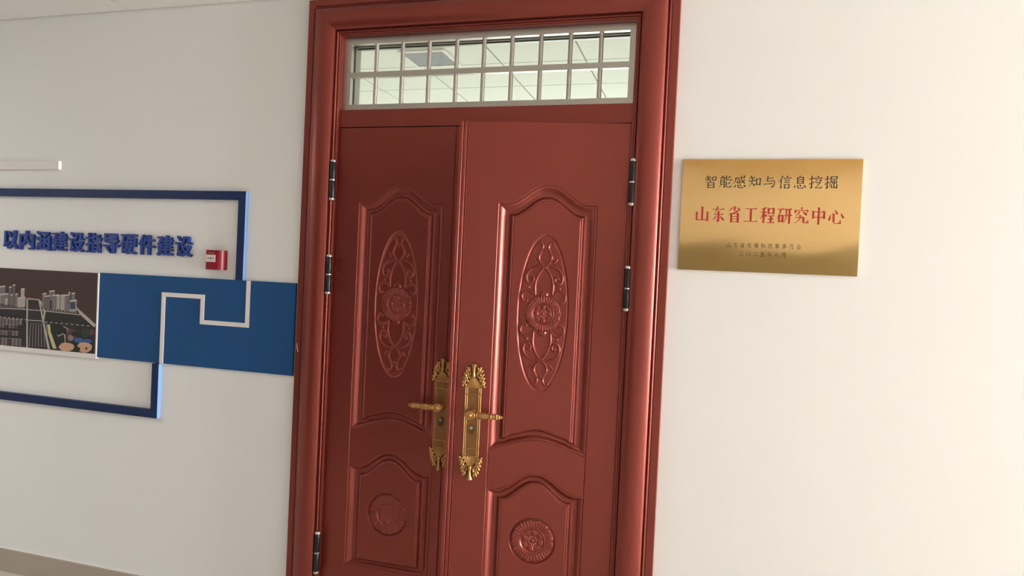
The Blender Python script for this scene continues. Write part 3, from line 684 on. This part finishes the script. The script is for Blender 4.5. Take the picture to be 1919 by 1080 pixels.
# stroke tables, 100-unit cells: h horizontal, v vertical, p sweep to a point, n sweep that swells, d dot
GLY = {
'山': 'v50,94 50,14;v14,60 14,10;h14,13 86,13;v86,62 86,6',
'东': 'h10,80 90,80;p46,97 36,70 24,48;h24,48 84,48;v52,66 52,6;p52,4 36,16;p34,36 26,24 10,12;d64,36 88,14',
'省': 'v50,98 50,72;p32,90 24,80 10,70;d66,92 86,76;p74,74 48,60 10,48;v30,56 30,1;h30,54 74,54;v74,56 74,1;h30,38 74,38;h30,22 74,22;h30,6 74,6',
'工': 'h12,86 88,86;v50,86 50,12;h5,10 95,10',
'程': 'p40,95 26,89 8,84;h5,66 46,66;v26,88 26,2;p25,62 16,42 3,28;d30,56 44,42;v56,91 56,57;h56,88 88,88;v88,91 88,57;h56,61 88,61;h52,45 92,45;h54,26 90,26;v72,45 72,6;h48,5 96,5',
'研': 'h5,87 46,87;p26,85 20,58 3,32;v18,50 18,8;h18,48 40,48;v40,50 40,8;h18,14 40,14;h50,87 95,87;h46,50 98,50;p62,86 62,40 48,3;v82,86 82,1',
'究': 'd46,99 56,89;d14,86 10,66;h14,81 90,81;p92,82 80,64;p38,74 30,60 12,51;d58,74 84,54;h14,39 64,39;p42,54 40,30 6,1;v64,40 64,10;h64,8 88,8;p92,6 91,28',
'中': 'v16,78 16,34;h16,74 84,74;v84,78 84,34;h16,42 84,42;v50,99 50,0',
'心': 'd16,58 8,24;v34,64 36,14;h36,8 72,8;p76,6 76,32;d42,86 58,62;d78,66 96,40',
'智': 'p24,97 18,84 8,74;h16,84 48,86;h5,67 54,71;p31,84 27,60 5,45;d34,63 50,50;v62,87 64,57;h62,85 88,87;v88,88 85,59;h64,60 86,61;v27,43 28,1;h27,40 74,43;v74,44 74,1;h28,22 74,23;h28,4 74,5',
'能': 'p30,97 22,84 8,77;h8,77 40,81;d33,91 47,72;p14,65 14,30 7,3;h14,62 42,65;v42,66 42,3;h16,46 40,47;h16,29 40,30;p86,91 72,82 58,77;v56,97 56,66;h56,64 90,63;p93,61 92,77;p86,45 72,35 58,30;v56,51 56,13;h56,10 90,9;p93,7 92,25',
'感': 'h16,79 86,84;p16,80 15,56 3,33;h28,65 50,67;v28,54 30,39;h28,52 50,55;v50,56 48,39;h30,41 48,42;n57,99 63,62 88,36;p84,68 70,50 53,36;d75,99 87,89;d18,27 11,7;v34,29 38,7;h38,4 68,4;p71,3 70,20;d47,32 57,16;d78,29 92,11',
'知': 'p26,97 18,82 6,69;h18,81 50,84;h3,56 54,61;p33,82 28,46 3,9;d30,42 52,20;v62,75 64,25;h62,72 92,76;v92,78 88,25;h64,31 90,33',
'与': 'h34,77 74,82;v36,97 30,56;h30,56 84,60;n86,60 82,30 74,12;p74,8 58,20;h5,33 68,38',
'信': 'p33,97 22,70 3,47;v22,66 22,1;d61,99 71,87;h40,77 95,82;h48,61 84,64;h48,46 84,48;v48,33 50,1;h48,30 82,33;v82,34 80,1;h50,6 80,7',
'息': 'p53,99 47,92 40,87;v30,87 30,39;h30,84 72,87;v72,88 72,39;h30,70 72,71;h30,56 72,57;h30,42 72,43;d16,27 9,7;v32,29 36,7;h36,4 68,4;p71,3 70,20;d46,34 57,18;d78,29 92,9',
'挖': 'h3,73 38,79;v22,99 22,5;p22,3 9,15;h3,35 38,51;d61,99 71,87;p47,86 42,69;h46,80 94,84;p95,85 86,70;p60,73 55,62 43,53;d73,73 91,59;h50,47 82,51;p84,51 66,28 49,12;h48,9 86,8;p92,6 92,25',
'掘': 'h3,73 36,79;v22,99 22,5;p22,3 9,15;h3,35 36,51;h47,91 90,94;v90,95 88,75;h50,76 88,77;p47,94 46,50 33,6;v70,70 70,11;v56,63 56,45;h56,44 86,46;v86,65 86,43;v52,35 52,9;h52,9 90,11;v90,37 90,5',
'发': 'p30,92 22,74 14,62;h14,64 90,68;d64,92 76,80;p48,97 40,50 6,6;h36,44 74,46;p76,47 60,20 30,2;n40,40 60,18 94,3',
'展': 'h18,92 86,94;v86,95 84,72;h20,73 84,74;p18,94 18,50 4,4;h28,56 84,58;h24,40 92,42;v44,68 44,40;v66,68 66,40;v42,40 42,6;p42,4 58,16;p84,32 66,22;n52,38 68,16 94,2',
'和': 'p44,95 28,89 10,86;h4,66 52,69;v28,88 28,2;p27,62 16,42 2,28;d31,54 48,38;v62,78 62,14;h62,76 92,78;v92,80 92,12;h62,20 92,21',
'改': 'h8,84 42,86;v42,88 42,56;h10,56 42,58;v12,58 12,10;p12,8 42,24;p62,97 54,76 42,60;h54,74 94,78;p80,74 70,30 40,2;n54,58 70,24 98,2',
'革': 'h8,84 92,86;v34,98 34,70;v66,98 66,70;h34,70 66,71;v24,60 24,38;h24,58 76,60;v76,62 76,38;h24,40 76,41;h6,22 94,24;v50,70 50,0',
'委': 'p74,97 50,90 20,87;h6,72 94,75;v50,92 50,50;p48,70 30,56 6,48;n52,70 70,56 96,48;h4,30 96,34;p46,46 30,22 64,2;p70,32 50,10 14,1',
'员': 'v30,94 30,72;h30,92 70,94;v70,96 70,72;h30,74 70,75;v22,60 22,18;h22,58 78,60;v78,62 78,18;p50,50 46,24 8,1;d58,22 88,2',
'会': 'p50,98 34,72 4,52;n50,98 68,72 98,54;h32,56 68,58;h12,38 88,41;p46,38 34,20 18,10;h18,9 78,12;d66,28 86,4',
'二': 'h20,74 80,78;h6,20 94,24',
'五': 'h12,88 88,91;v46,90 34,10;h20,52 74,54;v74,56 70,10;h4,8 96,10',
'年': 'p32,98 22,80 8,66;h26,80 84,83;h30,56 80,58;v30,56 30,30;h4,28 96,31;v56,82 56,0',
'八': 'p40,80 32,40 4,8;n54,90 66,44 96,8',
'月': 'p26,94 26,40 8,2;h26,92 76,94;v76,96 76,4;p76,2 60,14;h28,66 74,67;h28,40 74,41',
}
def brush(bm, ch, org, sx, sz, style, y):
    W = dict(song=dict(h=4.6, v=13.5, p=(12, 1.5), n=(2, 12), d=(4, 13)), kai=dict(h=7.0, v=9.0, p=(9.8, 1.4), n=(3.4, 11.5), d=(3, 10.5)))[style]
    def poly(pts):
        vs = [bm.verts.new((org[0]+a*sx/100, y, org[1]+b*sz/100)) for a, b in pts]
        f = bm.faces.new(vs); f.normal_update()
        if f.normal.y > 0: f.normal_flip()
    if ch == '〇':
        c = [(50+42*math.cos(t), 48+42*math.sin(t)) for t in np.linspace(0, 2*PI, 25)]; d = [(50+35*math.cos(t), 48+36*math.sin(t)) for t in np.linspace(0, 2*PI, 25)]
        for i in range(24): poly([c[i], c[i+1], d[i+1], d[i]])
        return
    for si, st in enumerate(GLY[ch].split(';')):
        y -= 6e-6
        k = st[0]; P = [tuple(float(v) for v in q.split(',')) for q in st[1:].split()]
        Q_ = spline(P, 7) if len(P) > 2 else [tuple(P[0][j]+(P[-1][j]-P[0][j])*t/6 for j in (0, 1)) for t in range(7)]
        n = len(Q_)-1; L = []; R_ = []
        for i, q in enumerate(Q_):
            a = Q_[max(i-1, 0)]; b = Q_[min(i+1, n)]; d = math.hypot(b[0]-a[0], b[1]-a[1]) or 1; nx, ny = -(b[1]-a[1])/d, (b[0]-a[0])/d; t = i/n
            if k == 'h': w_ = W['h'] if style == 'song' else W['h']*(1.15-.45*math.sin(PI*t))
            elif k == 'v': w_ = W['v'] if style == 'song' else W['v']*(1.15-.35*math.sin(PI*min(1, t*1.1)))
            elif k == 'd': w_ = W['d'][0]+(W['d'][1]-W['d'][0])*math.sin(PI*.5*min(1, t*1.25))*(1 if t < .85 else .7)
            else: w_ = W[k][0]+(W[k][1]-W[k][0])*t
            if k == 'n' and t > .85: w_ *= (1-t)/.15*.8+.2
            L.append((q[0]+nx*w_/2, q[1]+ny*w_/2)); R_.append((q[0]-nx*w_/2, q[1]-ny*w_/2))
        for i in range(n): poly([L[i], L[i+1], R_[i+1], R_[i]])
        x1, z1 = P[-1]; y -= 6e-6
        if style == 'song':
            if k == 'h': poly([(x1-13, z1+1), (x1-5, z1+9), (x1+2, z1-2), (x1-12, z1-2)])
            if k == 'v': x0, z0 = P[0]; poly([(x0-10, z0+3), (x0-6, z0-5), (x0+7, z0-4), (x0+7, z0+.5)])
        elif k == 'h': poly([(x1-7, z1+1), (x1-2, z1+5), (x1+3, z1-2), (x1-3, z1-4.5)])
def brush_line(name, txt, x0, x1, z0, z1, m, style, fill=.86):
    p = (x1-x0)/len(txt); bm = bmesh.new()
    for i, ch in enumerate(txt): brush(bm, ch, (x0+p*i+p*(1-fill)/2, z0), p*fill, z1-z0, style, -.0123)
    me = bpy.data.meshes.new(name); bm.to_mesh(me); bm.free(); return link(name, me, m, pl)
brush_line('engraved_line', '智能感知与信息挖掘', .076, .528, .300, .346, M_ink, 'kai', .90)
brush_line('engraved_line', '山东省工程研究中心', .048, .552, .176, .235, M_inkred, 'song', .93)
brush_line('engraved_line', '山东省发展和改革委员会', .162, .420, .0865, .105, M_ink, 'kai', .72)
brush_line('engraved_line', '二〇二五年八月', .207, .373, .056, .074, M_ink, 'kai', .74)

# ------------------------------------------------------------------ vent in the room ceiling
vn = empty('ceiling_vent', (-1.93, 1.84, RC-.014), label='square white air vent in the room ceiling behind the transom', cat='air vent')
hw = .17
bm = rect_frame(-hw, hw, -hw, hw, 0, .012, .022, .022, .022, .022); bmesh.ops.rotate(bm, cent=(0, 0, 0), matrix=Matrix.Rotation(PI/2, 3, 'X'), verts=bm.verts); obj('vent_frame', bm, M_white, vn)
obj('vent_duct', boxm(-hw+.01, hw-.01, -hw+.01, hw-.01, .0105, .0135), M_dark, vn)
for k in range(12):
    y = -hw+.036+k*(2*hw-.072)/11; bm = bmesh.new(); x_ = hw-.022
    pts = [(y-.0075, .000), (y+.0075, .007), (y+.0075, .009), (y-.0075, .002)]
    a = [bm.verts.new((p, -x_, q)) for p, q in pts]; b = [bm.verts.new((p, x_, q)) for p, q in pts]; bm.faces.new(a); bm.faces.new(b[::-1])
    for i in range(4): bm.faces.new((a[i], a[(i+1) % 4], b[(i+1) % 4], b[i]))
    obj('vent_slat', bm, M_slat, vn)

# ------------------------------------------------------------------ corridor windows and an added reflection board (outside the view)
def simple_window(name, along, fixed, a0, a1, z0, z1, label):
    e = empty(name, (0, 0, 0), label=label, cat='window', kind='structure'); t = .05
    def B(u0, u1, v0, v1, nm='window_frame'):
        bm = boxm(u0, u1, fixed-.03, fixed+.03, v0, v1) if along == 'x' else boxm(fixed-.03, fixed+.03, u0, u1, v0, v1)
        obj(nm, bm, M_white, e)
    B(a0, a0+t, z0, z1); B(a1-t, a1, z0, z1); B(a0, a1, z0, z0+t); B(a0, a1, z1-t, z1); B((a0+a1)/2-t/2, (a0+a1)/2+t/2, z0, z1, 'mullion')
simple_window('window_2', 'y', 12.43, -2.2, -.3, .55, 2.55, 'daylight window in the right-hand end wall')
simple_window('window_3', 'x', -3.64, 1.45, 3.85, .6, 2.5, 'daylight window in the opposite wall')
simple_window('window_4', 'x', -3.64, 5.0, 7.4, .6, 2.5, 'second daylight window in the opposite wall')
props(obj('reflection_board', boxm(-.6, 1.3, -3.545, -3.515, .95, 1.93), M_addboard, bevel=.004), 'unseen olive grey board added for the brass plaque to reflect', 'added reflector')  # added out of view to darken the plaque's lower reflection
# added unseen dark doors that darken the reflections in the red door
M_addwood = mat('added_dark_wood', srgb(58, 36, 28), .5, noise=(5, .12, (1, 1, .2)))
od = props(obj('added_dark_door', boxm(-4.5, -2.0, -3.55, -3.52, 0, 2.62), M_addwood, bevel=.006), 'dark double door added on the opposite wall to darken reflections', 'door', 'structure')
for x0, x1 in ((-4.35, -3.28), (-3.22, -2.15)):
    obj('added_door_leaf', boxm(x0, x1, -3.525, -3.505, .01, 2.2), M_addwood, od, bevel=.006)
dl = props(obj('added_end_door', boxm(-9.0, -8.95, -3.1, -.3, 0, 2.45), M_addwood, bevel=.006), 'dark double door added at the left end to darken reflections', 'door', 'structure')  # added dark end for the left-facing mouldings to reflect
for a_, b_ in ((-3.0, -1.74), (-1.66, -.4)):
    obj('added_door_leaf', boxm(-8.96, -8.94, a_, b_, .01, 2.2), M_addwood, dl, bevel=.006)
cl = empty('added_light_frame', (-5.2, -1.85, 2.72), label='square frame around an added fill light left of the view', cat='added light')  # unseen frame added around the left fill light
obj('fill_frame', rect_frame(-.6, .6, -.6, .6, 0, .03, .02, .02, .02, .02), M_white, cl, rot=(PI/2, 0, 0))
props(obj('reflection_strip', boxm(-2.0, 3.4, -3.54, -3.48, 2.55, 2.74), mat('added_strip_beige', srgb(205, 188, 160), .6), bevel=.004), 'unseen beige strip added atop the opposite wall for the plaque to reflect', 'trunking')  # added out of view as the darker top band reflected in the plaque
